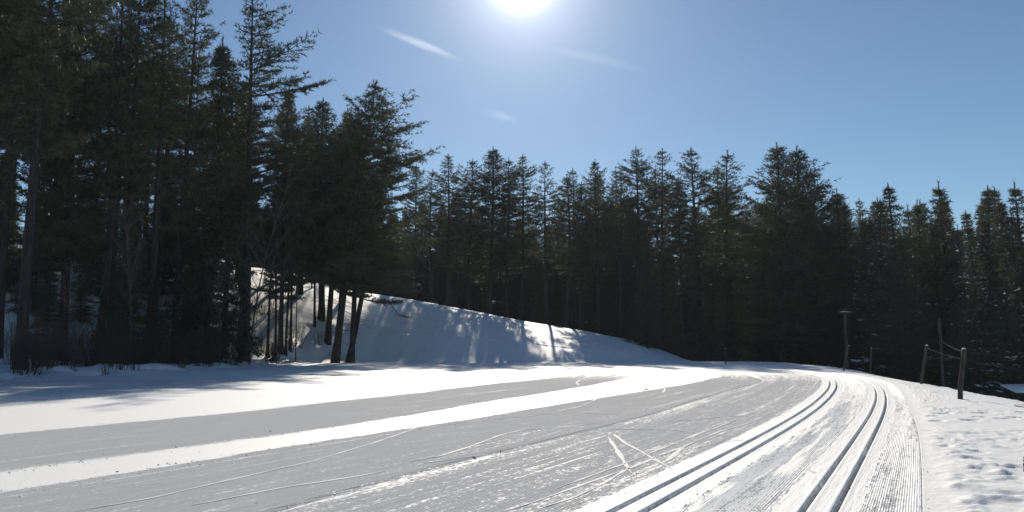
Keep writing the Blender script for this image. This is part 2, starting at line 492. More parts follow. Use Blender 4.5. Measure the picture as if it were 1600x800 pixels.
def build_bank():
    rows = [4.0]
    while rows[-1] < 80: rows.append(rows[-1] + max(0.05, 0.006 * rows[-1]))
    rows = np.array(rows)
    left = np.interp(rows, ROWS, TR) - 0.0
    right = np.maximum(edge_x(rows) + 4.0, left + 3)
    f = np.linspace(0, 1, 260) ** 1.25
    X = left[:, None] + (right - left)[:, None] * f[None, :]
    Y = np.repeat(rows[:, None], len(f), 1)
    d = X - left[:, None]
    rough = sstep(0.0, 0.5, d)
    # trampled snow: clods near the groomed edge, wind crust and footprints further out
    n1 = fbm(X * 0.7, Y * 0.5, 61, 3) * 0.022 + fbm(X * 8, Y * 8, 67, 3) * 0.010
    near_ = np.exp(-((d - 0.5) / 0.9) ** 2)
    cl = np.maximum(vnoise(X * 13, Y * 11, 62) - 0.62, 0) * 0.09 * (0.22 + near_) * sstep(.35, .7, vnoise(X * .9, Y * .5, 77))
    wx = X + 0.35 * fbm(X * 1.3, Y * 1.3, 68, 2); wy = Y + 0.5 * fbm(X * 1.6, Y * 1.6, 69, 3) + 0.12 * X
    crust = np.zeros_like(X)
    for sx_, sy_, amp_, sd_ in ((1.9, 3.0, 0.050, 66), (4.2, 6.0, 0.045, 70), (7.5, 8.5, 0.040, 76)):
        t_ = vnoise(wx * sx_, wy * sy_, sd_)
        crust += amp_ * sstep(0.63, 0.67, t_) * (t_ - 0.55) * 1.6
    crust = 0.8 * crust * (0.22 + 1.0 * sstep(0.5, 0.64, vnoise(X * 0.35 + 3, Y * 0.35, 74)))
    rng = np.random.default_rng(5)
    pr = np.zeros_like(X)
    steps = []
    for a0, b0, n in (((8.8, 17.2), (14.2, 18.6), 12), ((9.4, 18.4), (14.0, 17.6), 11), ((9.0, 18.9), (13.0, 19.6), 8), ((6.0, 9.0), (9.5, 22.0), 16), ((7.5, 10), (11, 13), 6)):
        for k in range(n):
            t = (k + rng.uniform(-.2, .2)) / n
            steps.append((a0[0] * (1 - t) + b0[0] * t + 0.16 * (-1) ** k, a0[1] * (1 - t) + b0[1] * t + rng.uniform(-.1, .1)))
    for sx, sy in steps:
        pr -= 0.07 * np.exp(-(((X - sx) / 0.13) ** 2 + ((Y - sy) / 0.17) ** 2) ** 2)
        pr += 0.012 * np.exp(-(((X - sx) / 0.25) ** 2 + ((Y - sy + .05) / 0.32) ** 2))
    Z = height(X, Y) + rough * (0.03 + n1 + cl + crust + pr)
    Z[:, -1] -= 0.4; Z[0, :] -= 0.3; Z[-1, :] -= 0.4
    Z[:, 0] -= 0.05
    nr, nc = X.shape
    V = np.stack([X, Y, Z], -1).reshape(-1, 3)
    i = np.arange(nr - 1)[:, None] * nc; j = np.arange(nc - 1)[None, :]
    q = np.stack([i + j, i + j + 1, i + nc + j + 1, i + nc + j], -1).reshape(-1, 4)
    return tag(obj('snow_bank', mesh_np('snow_bank', V, q, M_BANK, True)), kind='structure'), right
bank, _ = build_bank()

def build_ground():
    def axis(lo, hi, fine0, fine1, step, grow):
        a = list(np.arange(fine0, fine1, step))
        s = step
        while a[-1] < hi: s *= grow; a.append(a[-1] + s)
        s = step; b = [fine0]
        while b[-1] > lo: s *= grow; b.append(b[-1] - s)
        return np.array(b[:0:-1] + a)
    xs = axis(-2000, 2000, -52, 46, 0.4, 1.22); ys = axis(-1500, 2500, 20, 128, 0.4, 1.22)
    X, Y = np.meshgrid(xs, ys)
    Z = height(X, Y)
    l = np.interp(Y, ROWS, TL); r = np.maximum(edge_x(Y) + 4.0, np.interp(Y, ROWS, TR) + 3)
    inside = ((Y > 3.6) & (Y < 78.5) & (X > l + 0.3) & (X < r - 0.6)) | ((Y > 3.6) & (Y < 89) & (X > l + .3) & (X < np.interp(Y, ROWS, TR) - .4))
    Z = Z - 0.45 * inside
    nr, nc = X.shape
    V = np.stack([X, Y, Z], -1).reshape(-1, 3)
    i = np.arange(nr - 1)[:, None] * nc; j = np.arange(nc - 1)[None, :]
    q = np.stack([i + j, i + j + 1, i + nc + j + 1, i + nc + j], -1).reshape(-1, 4)
    return tag(obj('ground', mesh_np('ground', V, q, M_SNOW, True)), kind='structure')
ground = build_ground()

def H(x, y): return float(height(np.array([x]), np.array([y]))[0])

# ------------------------------------------------------------------ ski marks on the groomed snow
MARKS = [
    ([(116, 800), (240, 778), (337, 755), (487, 721), (578, 694), (631, 676), (669, 661)], .045),
    ([(300, 790), (430, 764), (560, 744), (605, 736)], .05),
    ([(640, 722), (687, 713), (737, 697), (781, 680), (815, 672), (875, 668), (937, 661)], .05),
    ([(662, 724), (719, 716), (766, 710)], .04),
    ([(637, 672), (719, 661), (812, 652), (860, 647)], .03),
    ([(950, 682), (962, 700), (978, 726), (987, 740)], .07),
    ([(957, 677), (978, 693), (999, 704), (1032, 723), (1053, 734)], .06),
    ([(860, 768), (900, 752), (975, 725), (1026, 704), (1095, 677), (1149, 657)], .045),
    ([(800, 797), (900, 761), (978, 734), (1020, 717), (1068, 698), (1125, 674), (1188, 656)], .05),
    ([(850, 793), (900, 776), (939, 758), (978, 734), (1000, 728)], .05),
    ([(1040, 722), (1052, 712), (1068, 698)], .09),
    ([(954, 671), (1050, 672), (1155, 684)], .035),
    ([(1040, 660), (1149, 650), (1224, 650)], .035),
    ([(869, 643), (906, 635), (926, 627), (934, 622)], .05),
    ([(881, 643), (920, 646), (962, 648)], .035),
    ([(1035, 614), (1039, 609), (1037, 603)], .09),
    ([(905, 602), (900, 598), (906, 594)], .09),
    ([(1221, 693), (1245, 703), (1272, 713)], .045),
    ([(1242, 723), (1258, 731), (1275, 740)], .045),
    ([(1090, 700), (1130, 690), (1180, 687)], .035),
]
def build_mark(pts, wd, seed):
    g = np.array([ground_hit(*p) for p in pts])
    d = np.concatenate([[0], np.cumsum(np.hypot(*np.diff(g, axis=0).T))])
    n = max(10, min(160, int(d[-1] / 0.10)))
    s = np.linspace(0, d[-1], n)
    x = np.interp(s, d, g[:, 0]); y = np.interp(s, d, g[:, 1])
    for _ in range(3):
        x[1:-1] = (x[:-2] + 2 * x[1:-1] + x[2:]) / 4; y[1:-1] = (y[:-2] + 2 * y[1:-1] + y[2:]) / 4
    tx, ty = np.gradient(x), np.gradient(y); L = np.hypot(tx, ty); tx /= L; ty /= L
    u = np.linspace(0, 1, n)
    w = wd * np.minimum(1, np.minimum(u, 1 - u) * 8 + 0.08) * (0.45 + 1.1 * vnoise(s * 2.3, s * 0 + seed, 71))
    V = []
    for k, (o, hz) in enumerate(((-1, .0005), (-.6, .004), (.6, .004), (1, .0005))):
        jit = 0.4 * (vnoise(s * 8, s * 0 + seed + k * 3, 75) - .5)
        xx = x - ty * w * (o + jit); yy = y + tx * w * (o + jit)
        V.append(np.stack([xx, yy, height(xx, yy) + hz + .003], -1))
    V = np.stack(V, 1).reshape(-1, 3)
    i = np.arange(n - 1)[:, None] * 4; j = np.arange(3)[None, :]
    q = np.stack([i + j, i + 4 + j, i + 4 + j + 1, i + j + 1], -1).reshape(-1, 4)
    return obj('ski_mark', mesh_np('ski_mark', V, q, M_RIDGE, True), trail)
for k, (p, w) in enumerate(MARKS): build_mark(p, w * 0.42, k * 17)

# crumbs of bark and needles lying on the snow
def build_litter():
    rng = np.random.default_rng(9)
    V = []; Tq = []
    cands = []
    for c, n, sp in ((C_PALE, 90, 1.6), (C_B1T, 110, 1.0), (C_B1B, 60, 0.5), (C_T1, 40, 2.5)):
        for _ in range(n):
            y = rng.uniform(9, 48) ** 1.0
            cands.append((float(np.interp(y, YS, c)) + rng.normal(0, sp * .5), y, rng.uniform(.005, .013)))
    cands.append((*ground_hit(1010, 609), .045))
    cands.append((*ground_hit(1327, 764), .012))
    for x, y, r in cands:
        z = H(x, y) + r * .4
        b = len(V)
        for dx, dy, dz in ((1, 0, 0), (-1, 0, 0), (0, 1, 0), (0, -1, 0), (0, 0, 1), (0, 0, -1)):
            q = rng.uniform(.5, 1.4)
            V.append((x + dx * r * q * 1.6, y + dy * r * q, z + dz * r * q * .7))
        for a, bb in ((0, 2), (2, 1), (1, 3), (3, 0)):
            Tq.append((b + a, b + bb, b + 4)); Tq.append((b + bb, b + a, b + 5))
    o = obj('bark_litter', mesh_np('bark_litter', V, np.array(Tq), M_BARK))
    tag(o, 'tiny dark crumbs of bark scattered over the groomed snow', 'litter', kind='stuff')
build_litter()

# loose crumbs of snow thrown up along the band edges and beside the ski tracks
def build_crumbs():
    rng = np.random.default_rng(21)
    P = []
    def along(c, off, spread, n, y0, y1, smin, smax, skew=1.0):
        for _ in range(n):
            y = y0 + (y1 - y0) * rng.random() ** 1.7
            x = float(np.interp(y, YS, c)) * 1.0 + off + rng.normal(0, spread)
            P.append((x, y, .62 * rng.uniform(smin, smax)))
    along(C_B2, 0, .22, 420, 9, 44, .008, .026); along(C_B1T, 0, .18, 420, 9, 44, .008, .026)
    along(C_B1B, 0, .22, 520, 8, 44, .008, .026); along(C_DARK, .15, .25, 160, 8, 36, .006, .020)
    along(C_T1, -.55, .12, 420, 7, 34, .006, .018); along(C_T1, .55, .08, 460, 7, 36, .008, .024)
    along(C_T2, .46, .06, 420, 7, 34, .008, .022); along(C_T2, -.55, .08, 260, 7, 34, .006, .018)
    along(C_R, .30, .22, 520, 7, 30, .008, .026); along(C_R, 1.2, .8, 260, 7, 30, .006, .020)
    P = np.array(P); n = len(P)
    base = np.array([(1, 0, 0), (-1, 0, 0), (0, 1, 0), (0, -1, 0), (0, 0, 1)], float)
    V = P[:, None, :2] + 0 * base[None, :, :2]
    z = height(P[:, 0], P[:, 1])
    j = rng.uniform(.6, 1.5, (n, 5, 3))
    V3 = np.concatenate([V, np.repeat(z[:, None, None], 5, 1)], -1) + base[None] * P[:, 2][:, None, None] * j * np.array([1.25, 1.0, 1.0])
    V3[:, :4, 2] -= .004
    f = np.array([(0, 2, 4), (2, 1, 4), (1, 3, 4), (3, 0, 4)])
    F_ = (f[None] + (np.arange(n) * 5)[:, None, None]).reshape(-1, 3)
    tag(obj('snow_crumbs', mesh_np('snow_crumbs', V3.reshape(-1, 3), F_, M_LOAD)), 'loose crumbs of snow along the groomed bands and ski tracks', 'snow crumbs', kind='stuff')
build_crumbs()

# ------------------------------------------------------------------ trees
def tufts(rng, C, D, length, width, per=6, spread=0.9):
    """needle tufts: thin triangles fanning out from C along D"""
    n = len(C)
    C = np.repeat(C, per, 0); D = np.repeat(D, per, 0)
    r = rng.normal(size=(n * per, 3)); r /= np.linalg.norm(r, axis=1)[:, None]
    d = D + r * spread; d /= np.linalg.norm(d, axis=1)[:, None] + 1e-9
    s = rng.normal(size=(n * per, 3)); s = np.cross(d, s); s /= np.linalg.norm(s, axis=1)[:, None] + 1e-9
    L = length * rng.uniform(.6, 1.25, (n * per, 1)); w = width * rng.uniform(.7, 1.3, (n * per, 1))
    V = np.stack([C + s * w - d * L * .1, C - s * w - d * L * .1, C + d * L], 1).reshape(-1, 3)
    return V

def conifer(seed, Hn=30., cb=.42, R=3.2, gap=.55, nb=6, elev=(-.08, .5), curl=.20, prof='pine', tlen=.40, twid=.034,
            dens=1.0, asym=0., dead=22, trunk_r=.34, mat=None, lean_c=.25, snow=0.0, minb=.55):
    rng = np.random.default_rng(seed)
    tb = Tubes()
    zz = np.linspace(0, Hn, 14)
    ox = lean_c * np.sin(zz / Hn * 2.6 + rng.uniform(0, 6)) ; ox -= ox[0]
    oy = lean_c * np.sin(zz / Hn * 3.1 + rng.uniform(0, 6)); oy -= oy[0]
    tr = trunk_r * (1 - zz / Hn) ** .8 + .02
    tr[0] *= 1.35
    tb.add(np.stack([ox, oy, zz - np.where(zz == 0, .5, 0)], -1), tr, 8)
    C = []; D = []; S = []
    def trunk_at(h): return np.array([np.interp(h, zz, ox), np.interp(h, zz, oy), h])
    for _ in range(dead):
        h = rng.uniform(.08, cb + .08) * Hn; a = rng.uniform(0, 2 * math.pi); L = rng.uniform(.5, 2.4)
        u = np.linspace(0, 1, 4)[:, None]
        dr = np.array([math.cos(a), math.sin(a), rng.uniform(-.25, .2)])
        tb.add(trunk_at(h) + dr * L * u + np.array([0, 0, -.25 * L]) * u ** 2, np.linspace(.03, .008, 4), 3)
    h = cb * Hn; z0 = h
    tier = 1.0
    while h < Hn * .988:
        t = (h - z0) / (Hn - z0)
        if prof == 'pine': pr = 1.16 * (1 - t) ** .68 * min(1, .5 + t * 2.4) * (.82 + .3 * math.sin(t * 13 + seed) ** 2)
        elif prof == 'full': pr = 1.08 * (1 - t) ** .72 * min(1, .6 + t * 2)
        else: pr = (1 - t) ** .95
        pr *= min(1., (1 - t) / .2) ** .35
        tier = rng.uniform(.55, 1.25)
        k = max(3, int(nb + rng.integers(-1, 2)))
        a0 = rng.uniform(0, 2 * math.pi)
        for b in range(k):
            a = a0 + b * 2 * math.pi / k + rng.normal(0, .22)
            L = (R * pr * tier * rng.uniform(minb, 1.15) + .12) * (1 + asym * math.cos(a))
            if rng.random() < .08: L *= .35
            e = elev[0] + (elev[1] - elev[0]) * t + rng.normal(0, .09)
            u = np.linspace(0, 1, 6)[:, None]
            hd = np.array([math.cos(a), math.sin(a), 0.])
            pth = trunk_at(h + rng.uniform(-.12, .12)) + hd * L * u + np.array([0, 0, 1.]) * L * (math.tan(e) * u + curl * u ** 2)
            tb.add(pth, np.linspace(.018 + .011 * L, .006, 6), 3)
            nt = max(3, int(L * 4.2 * dens))
            us = np.sort(rng.uniform(.16, 1.0, nt)); us[-1] = 1.0
            for q, uu in enumerate(us):
                base = np.array([np.interp(uu, u[:, 0], pth[:, i]) for i in range(3)])
                sgn = 1 if q % 2 else -1
                ta = a + sgn * rng.uniform(.5, 1.05) if uu < .98 else a
                tl = (.40 * L * (1.12 - uu) + .26) * rng.uniform(.6, 1.15)
                td = np.array([math.cos(ta), math.sin(ta), .06 + curl * .55 + rng.normal(0, .09)])
                m = max(2, int(tl / .17))
                ss = np.linspace(.12, 1, m)[:, None]
                pts = base + td * tl * ss + rng.normal(0, .035, (m, 3))
                C.append(pts); D.append(np.repeat((td * .8 + np.array([0, 0, .22]))[None], m, 0))
                if snow and rng.random() < snow and uu > .3:
                    S.append((base + td * tl * .5 + np.array([0, 0, .06]), ta, min(tl, .9) * rng.uniform(.35, .75)))
        h += gap * rng.uniform(.75, 1.25) * (1 - .5 * t)
    # leader
    top = trunk_at(Hn)
    C.append(top + np.array([[0, 0, .25 - .17 * k] for k in range(6)])); D.append(np.repeat(np.array([[0, 0, 1.6]]), 6, 0))
    C = np.concatenate(C); D = np.concatenate(D)
    V = tufts(rng, C, D, tlen, twid)
    crown = mesh_np('crown', V, np.arange(len(V)).reshape(-1, 3), mat or M_PINE)
    trunk = tb.mesh('trunk', M_BARK)
    load = None
    if S:
        VV = []; FF = []; n0 = 0
        th = np.arange(6) * math.pi / 3
        for p, a, L in S:
            ca, sa = math.cos(a), math.sin(a)
            rings = []
            for zq, rr in ((-.03, .75), (.05, 1.0), (.12, .55)):
                jj = rng.uniform(.75, 1.25, 6)
                lx = np.cos(th) * L * rr * jj; ly = np.sin(th) * L * .42 * rr * jj
                rings.append(np.stack([p[0] + lx * ca - ly * sa, p[1] + lx * sa + ly * ca, p[2] + zq * L * 2.2 + .22 * lx], -1))
            VV.append(np.concatenate(rings)); i = np.arange(6); jn = (i + 1) % 6
            for r_ in (0, 1):
                FF.append(np.stack([i + 6 * r_, jn + 6 * r_, jn + 6 * r_ + 6, i + 6 * r_ + 6], -1) + n0)
            FF.append(np.array([[12, 13, 14, 15], [12, 15, 16, 17], [3, 2, 1, 0], [5, 4, 3, 0]]) + n0)
            n0 += 18
        load = mesh_np('snow_load', np.concatenate(VV), np.concatenate(FF), M_LOAD, True)
    return dict(trunk=trunk, crown=crown, load=load, H=Hn, n=len(V) // 3)

VAR = {
    'A1': conifer(1, 30, .40, 5.2, gap=0.99, nb=5, minb=.45),
    'A2': conifer(2, 30, .32, 5.5, gap=0.99, nb=5, minb=.4),
    'A3': conifer(3, 30, .50, 5.0, gap=1.0, nb=4, minb=.4, dens=.9),
    'A4': conifer(4, 30, .26, 5.9, gap=.9, nb=5, minb=.35, asym=.15),
    'A6': conifer(16, 30, .36, 5.6, gap=1.06, nb=5, minb=.4, lean_c=.5, asym=.2),
    'A7': conifer(17, 30, .45, 5.0, gap=1.02, nb=5, minb=.4, elev=(-.05, .6)),
    'B1': conifer(5, 27, .14, 6.4, prof='full', gap=.62, elev=(-.1, .6), minb=.45),
    'B2': conifer(6, 27, .20, 5.9, prof='full', gap=.62, elev=(-.1, .6), minb=.45),
    'B3': conifer(7, 27, .26, 7.4, prof='full', gap=.78, nb=5, asym=.2, elev=(-.08, .6), minb=.4, trunk_r=.30),
    'B4': conifer(18, 27, .28, 6.2, prof='full', gap=.82, nb=5, elev=(-.08, .6), minb=.4, trunk_r=.30),
    'C1': conifer(8, 32, .40, 6.9, gap=1.05, nb=4, dens=.8, asym=.6, elev=(-.05, .5), curl=.14, dead=40, trunk_r=.38, minb=.3),
    'D1': conifer(9, 14, .02, 3.3, gap=.36, nb=6, elev=(-.22, .35), curl=-.08, prof='cone', mat=M_SPRUCE, tlen=.28, twid=.034, dead=8, trunk_r=.18),
    'D2': conifer(10, 16, .03, 3.5, gap=.40, nb=6, elev=(-.28, .3), curl=-.1, prof='cone', mat=M_SPRUCE, tlen=.28, twid=.034, dead=8, trunk_r=.2),
    'E1': conifer(11, 22, .08, 5.2, gap=.80, nb=6, elev=(-.16, .42), curl=.03, prof='cone', mat=M_SPRUCE, snow=.10, minb=.4),
    'E2': conifer(12, 22, .10, 4.8, gap=.86, nb=6, elev=(-.18, .4), curl=.02, prof='cone', mat=M_SPRUCE, snow=.12, minb=.4, asym=.15),
    'A5': conifer(13, 30, .34, 5.3, gap=.88, nb=5, minb=.35, snow=.012),
}

def plant(var, x, y, ztop=None, scale=None, label=None, group=None, name='pine_tree', cat='tree', rz=None, lean=(0, 0), wide=1.0):
    v = VAR[var]
    zb = H(x, y)
    s = scale if scale else (ztop - zb) / v['H']
    rz = random.uniform(0, 6.28) if rz is None else rz
    r = empty(name, (x, y, zb), rz, (s * wide, s * wide, s), lean)
    tag(r, label, cat, group)
    obj('trunk', v['trunk'], r); obj('crown', v['crown'], r)
    if v['load']: tag(obj('snow_load', v['load'], r), kind='stuff')
    return r

random.seed(7)
def plant_px(var, px, py, D, **k):
    x, y, z = at_depth(px, py, D)
    return plant(var, x, y, ztop=z, **k)

G_L = 'tall pines of the forest on the left'
G_C = 'pines in the forest wall behind the snow hill'
G_R = 'snow dusted conifers on the right'
# ---- left forest, front trees
LEFT = [
    ('A7', 82, -150, 45, 'tall pine with the thickest trunk, near the left edge of the photo', 1.0),
    ('A1', 8, -120, 45, 'tall dark pine cut by the left edge of the photo', .78),
    ('A3', 45, -100, 52, 'slender pine just left of the thickest trunk', .78),
    ('B2', 140, -110, 55, 'dense dark pine just right of the thickest trunk', .75),
    ('A6', 190, -80, 55, 'tall pine with drooping olive boughs in the middle of the left forest', .78),
    ('A1', 228, -60, 58, 'narrow tall pine behind the olive boughs in the left forest', .78),
    ('A3', 262, -45, 62, 'tall pine left of the one edging the open sky', .78),
    ('A2', 300, -40, 65, 'tall pine whose boughs edge the open sky at the top left', .78),
    ('D2', 340, 72, 66, 'dark narrow spruce left of the lone ragged pine', .8),
    ('C1', 404, -10, 70, 'lone ragged pine with long bare limbs reaching right against the sky', 1.0),
    ('A4', 368, 95, 74, 'short pine filling the gap left of the ragged pine', .9),
    ('B2', 452, 142, 78, 'bushy pine crown just right of the ragged pine', .7),
    ('A4', 478, 168, 92, 'feathery pine top between the bushy crown and the low rounded one', 1.1),
    ('B2', 540, 172, 94, 'pine crown filling the gap behind the clump', .78),
    ('B2', 512, 158, 88, 'pine with a low rounded top left of the big clump', 1.15),
]
for var, px, py, D, lab, wd in LEFT:
    plant_px(var, px, py, D, label=lab, group=G_L, wide=wd, name='spruce_tree' if var[0] == 'D' else 'pine_tree',
             rz=0.2 if var == 'C1' else None)
# ---- clump at the foot of the hill
CL = [
    ('B3', 585, 130, 80, (524, 560), 'tallest pine of the clump at the hill foot, its boughs spreading right over the slope', 1.15, .3),
    ('B4', 566, 175, 81, (549, 557), 'middle pine of the clump at the hill foot', 1.0, 2.0),
    ('B4', 622, 215, 82, (545, 554), 'strongly leaning pine at the right side of the clump', 1.05, 1.0),
    ('B4', 528, 200, 84, (512, 544), 'straight pine at the left side of the clump', 1.2, 4.0),
    ('A2', 495, 235, 86, (491, 531), 'thin straight pine standing apart left of the clump', .6, 5.0),
]
def plant_lean(var, tx, ty, D, base, label, wide, rz, group):
    x1, _, z1 = at_depth(tx, ty, D); x0, _, _ = at_depth(base[0], base[1], D)
    zb = H(x0, D); hgt = math.hypot(x1 - x0, z1 - zb)
    v = VAR[var]; s = hgt / v['H']
    r = empty('pine_tree', (x0, D, zb), 0, (s * wide, s * wide, s))
    r.rotation_mode = 'XYZ'
    from mathutils import Matrix
    m = Matrix.Rotation(math.atan2(x1 - x0, z1 - zb), 4, 'Y') @ Matrix.Rotation(rz, 4, 'Z')
    r.rotation_euler = m.to_euler()
    tag(r, label, 'tree', group)
    obj('trunk', v['trunk'], r); obj('crown', v['crown'], r)
    if v['load']: tag(obj('snow_load', v['load'], r), kind='stuff')
for var, tx, ty, D, base, lab, wd, rz in CL:
    plant_lean(var, tx, ty, D, base, lab, wd, rz, 'clump of pines at the foot of the hill')

# ---- centre wall, front row silhouettes
MID = [
    ('A5', 653, 258, 122, 'small pointed pine beside the clump, at the left end of the forest wall'),
    ('A6', 678, 268, 120, 'pine between the small pointed one and the first broad top of the forest wall'),
    ('A4', 703, 243, 114, 'first broad topped pine of the forest wall above the hill crest'),
    ('A7', 733, 252, 118, 'narrow pine left of the tall dark spire above the hill'),
    ('B2', 765, 233, 115, 'tall dark dense spire above the middle of the hill'),
    ('A6', 792, 250, 119, 'left of two close pines right of the dark spire'),
    ('A1', 815, 243, 117, 'right of two close pines right of the dark spire'),
    ('A3', 853, 254, 118, 'thin open crowned pine with sky showing round its top'),
    ('A6', 882, 274, 114, 'low rounded pine left of the gap in the forest wall'),
    ('A4', 905, 286, 121, 'low pine in the dip of the forest wall'),
    ('A5', 933, 251, 117, 'pine standing above the right end of the hill'),
    ('A3', 968, 268, 114, 'slim bare stemmed pine left of the twin tops'),
    ('A1', 990, 233, 110, 'left of the twin tops in the middle of the forest wall'),
    ('A3', 1029, 236, 111, 'right of the twin tops in the middle of the forest wall'),
    ('A7', 1086, 236, 107, 'open crowned pine right of the twin tops'),
    ('A5', 1060, 285, 103, 'dark lower pine just left of the open crowned one'),
    ('A6', 1140, 240, 107, 'pine with a small round top left of the broadest crown'),
    ('B2', 1206, 228, 103, 'broadest and tallest crown in the right half of the forest wall'),
    ('B2', 1238, 236, 106, 'second leader rising beside the broadest crown'),
    ('A6', 1280, 268, 106, 'pine on the right shoulder of the broadest crown'),
    ('B2', 1308, 300, 101, 'sloping crowned pine at the right end of the forest wall'),
]
for var, px, py, D, lab in MID:
    plant_px(var, px, py, D, label=lab, group=G_C, wide=random.uniform(.98, 1.28))
RIGHT = [
    ('E1', 1390, 294, 92, 'snow dusted conifer behind the utility pole with the crossarm', 1.05),
    ('E2', 1428, 318, 98, 'lower snow dusted conifer between two taller ones', .9),
    ('E2', 1466, 288, 94, 'snow dusted conifer with a pointed top above the leaning fence post', 1.0),
    ('E1', 1542, 296, 90, 'snow dusted conifer with sweeping tiers above the nearest fence post', .95),
    ('E2', 1592, 288, 86, 'snow dusted conifer cut by the right edge of the photo', 1.0),
    ('E1', 1345, 345, 100, 'low conifer in the notch before the snow dusted trees', .85),
    ('E2', 1510, 350, 80, 'short conifer in front of the two taller snow dusted ones', .9),
    ('E1', 1570, 395, 68, 'nearest low conifer with snow clumps, over the shed', 1.0),
]
for var, px, py, D, lab, wd in RIGHT:
    plant_px(var, px, py, D, label=lab, group=G_R, wide=wd, name='conifer_tree')

# ---- forest fill
def fill(n, xr, yr, var, top=None, scale=None, label='', group='', name='pine_tree', ok=None, mind=2.0, pts=[]):
    k = 0; tries = 0
    mine = []
    while k < n and tries < n * 60:
        tries += 1
        x, y = random.uniform(*xr), random.uniform(*yr)
        if ok and not ok(x, y): continue
        if any((x - a) ** 2 + (y - b) ** 2 < mind ** 2 for a, b in mine): continue
        mine.append((x, y))
        v = random.choice(var)
        if top:
            zt = EYE + math.hypot(x, y) * math.tan(math.radians(random.uniform(*top)))
            plant(v, x, y, ztop=zt, label=label, group=group, name=name, wide=random.uniform(.85, 1.15))
        else:
            plant(v, x, y, scale=random.uniform(*scale), label=label, group=group, name=name, wide=random.uniform(.85, 1.15))
        k += 1
def pxof(x, y): return 800 + F * x / (y * 1.005)
# left forest depth
fill(20, (-80, -27), (52, 104), ['A1', 'A2', 'A3', 'A6', 'A7'], scale=(.78, 1.02), label='tall pine crowded in the dark depth of the left forest',
     group='pines in the depth of the left forest', ok=lambda x, y: pxof(x, y) < 300 and pxof(x, y) > -120, mind=3.2)
fill(44, (-66, -24), (46, 106), ['D1', 'D2'], scale=(.40, .78), label='dark young spruce filling the understory of the left forest',
     group='young spruces under the left forest', name='spruce_tree', ok=lambda x, y: -40 < pxof(x, y) < 330, mind=2.2)
fill(9, (-45, -24), (84, 108), ['A1', 'A2', 'B2'], scale=(.62, .8), label='pine standing on the slope behind the left forest edge',
     group='pines on the slope behind the left forest', ok=lambda x, y: 330 < pxof(x, y) < 520, mind=3.5)
# forest wall depth
fill(110, (-66, 76), (128, 190), ['A2', 'A4', 'B1', 'B2', 'A5', 'A6'], top=(7.8, 10.4), label='pine in the rear rows of the forest wall',
     group='pines in the rear rows of the forest wall', ok=lambda x, y: 330 < pxof(x, y) < 1360 and (x > 16 or y > 142), mind=3.0)
fill(5, (8, 36), (125, 138), ['A1', 'A2', 'A7', 'B2'], top=(12.0, 13.2), label='tall second row pine of the forest wall, beyond the right end of the hill',
     group='pines in the second row of the forest wall', mind=3.0)
fill(3, (-32, 8), (125, 137), ['A1', 'A6', 'A7', 'A3'], top=(11.2, 12.6), label='tall pine in the second row of the forest wall, above the snow hill',
     group='pines in the second row above the snow hill', mind=3.0)
fill(145, (-65, 80), (112, 175), ['D1', 'D2'], scale=(.75, 1.2), label='dark young spruce low in the forest wall',
     group='young spruces under the forest wall', name='spruce_tree', ok=lambda x, y: 420 < pxof(x, y) < 1400 and (x > 16 or y > 134), mind=2.4)
fill(16, (16, 52), (98, 122), ['D1', 'D2', 'D2'], scale=(.7, 1.1), label='young spruce at the foot of the forest wall, behind the shaded end of the trail',
     group='young spruces at the end of the trail', name='spruce_tree', mind=2.2)
fill(10, (-2, 9), (136, 158), ['D1', 'D2'], scale=(.9, 1.25), label='young spruce in the gap of the forest wall above the hill',
     group='young spruces in the gap above the hill', name='spruce_tree', mind=2.0)
fill(44, (36, 95), (84, 140), ['E1', 'E2', 'D2', 'B2'], top=(6.0, 9.6), label='conifer deep in the dark wood beyond the right bank',
     group='conifers in the wood beyond the right bank', name='conifer_tree', ok=lambda x, y: 1310 < pxof(x, y) < 1720, mind=3.6)
fill(34, (28, 80), (62, 112), ['D1', 'D2'], scale=(.45, .8), label='young spruce in the dark valley beyond the right bank',
     group='young spruces beyond the right bank', name='spruce_tree', ok=lambda x, y: 1040 < pxof(x, y) < 1700 and x > float(edge_x(y)) + 8, mind=2.6)

# ------------------------------------------------------------------ bare saplings and shrubs
def bare(seed, Hn, stems, spread, levels=2, r0=.03, nkids=7, kid=.4):
    rng = np.random.default_rng(seed); tb = Tubes()
    def grow(p, d, L, r, lv):
        n = 6
        u = np.linspace(0, 1, n)[:, None]
        side = rng.normal(0, .10, 3)
        pts = p + d * L * u + side * L * u ** 2 + np.array([0, 0, .10 * L]) * u ** 2
        tb.add(pts, np.linspace(r, r * .25, n), 4 if lv == 0 else 3)
        if lv >= levels: return
        for k in range(nkids):
            uu = rng.uniform(.28, .97)
            b = np.array([np.interp(uu, u[:, 0], pts[:, i]) for i in range(3)])
            q = rng.normal(0, 1, 3); q -= d * q.dot(d); q /= np.linalg.norm(q)
            nd = d * .8 + q * rng.uniform(.35, .75); nd /= np.linalg.norm(nd)
            grow(b, nd, L * kid * (1.25 - uu * .6) * rng.uniform(.6, 1.2), r * .42, lv + 1)
    for s in range(stems):
        a = rng.uniform(0, 6.28); t = rng.uniform(0, spread)
        d = np.array([math.cos(a) * t, math.sin(a) * t, 1.]); d /= np.linalg.norm(d)
        grow(np.array([math.cos(a), math.sin(a), 0]) * rng.uniform(0, .25 if stems > 1 else 0) - np.array([0, 0, .15]), d, Hn * rng.uniform(.6, 1), r0, 0)
    return tb
SHRUB = [bare(100 + k, 2.3, 16, .5, 1, .014, 8, .38).mesh('branches', M_TWIG) for k in range(4)]
SAP = [bare(120 + k, 11, 1, .08, 2, .05, 18, .30) .mesh('branches', M_GREYBARK) for k in range(3)]
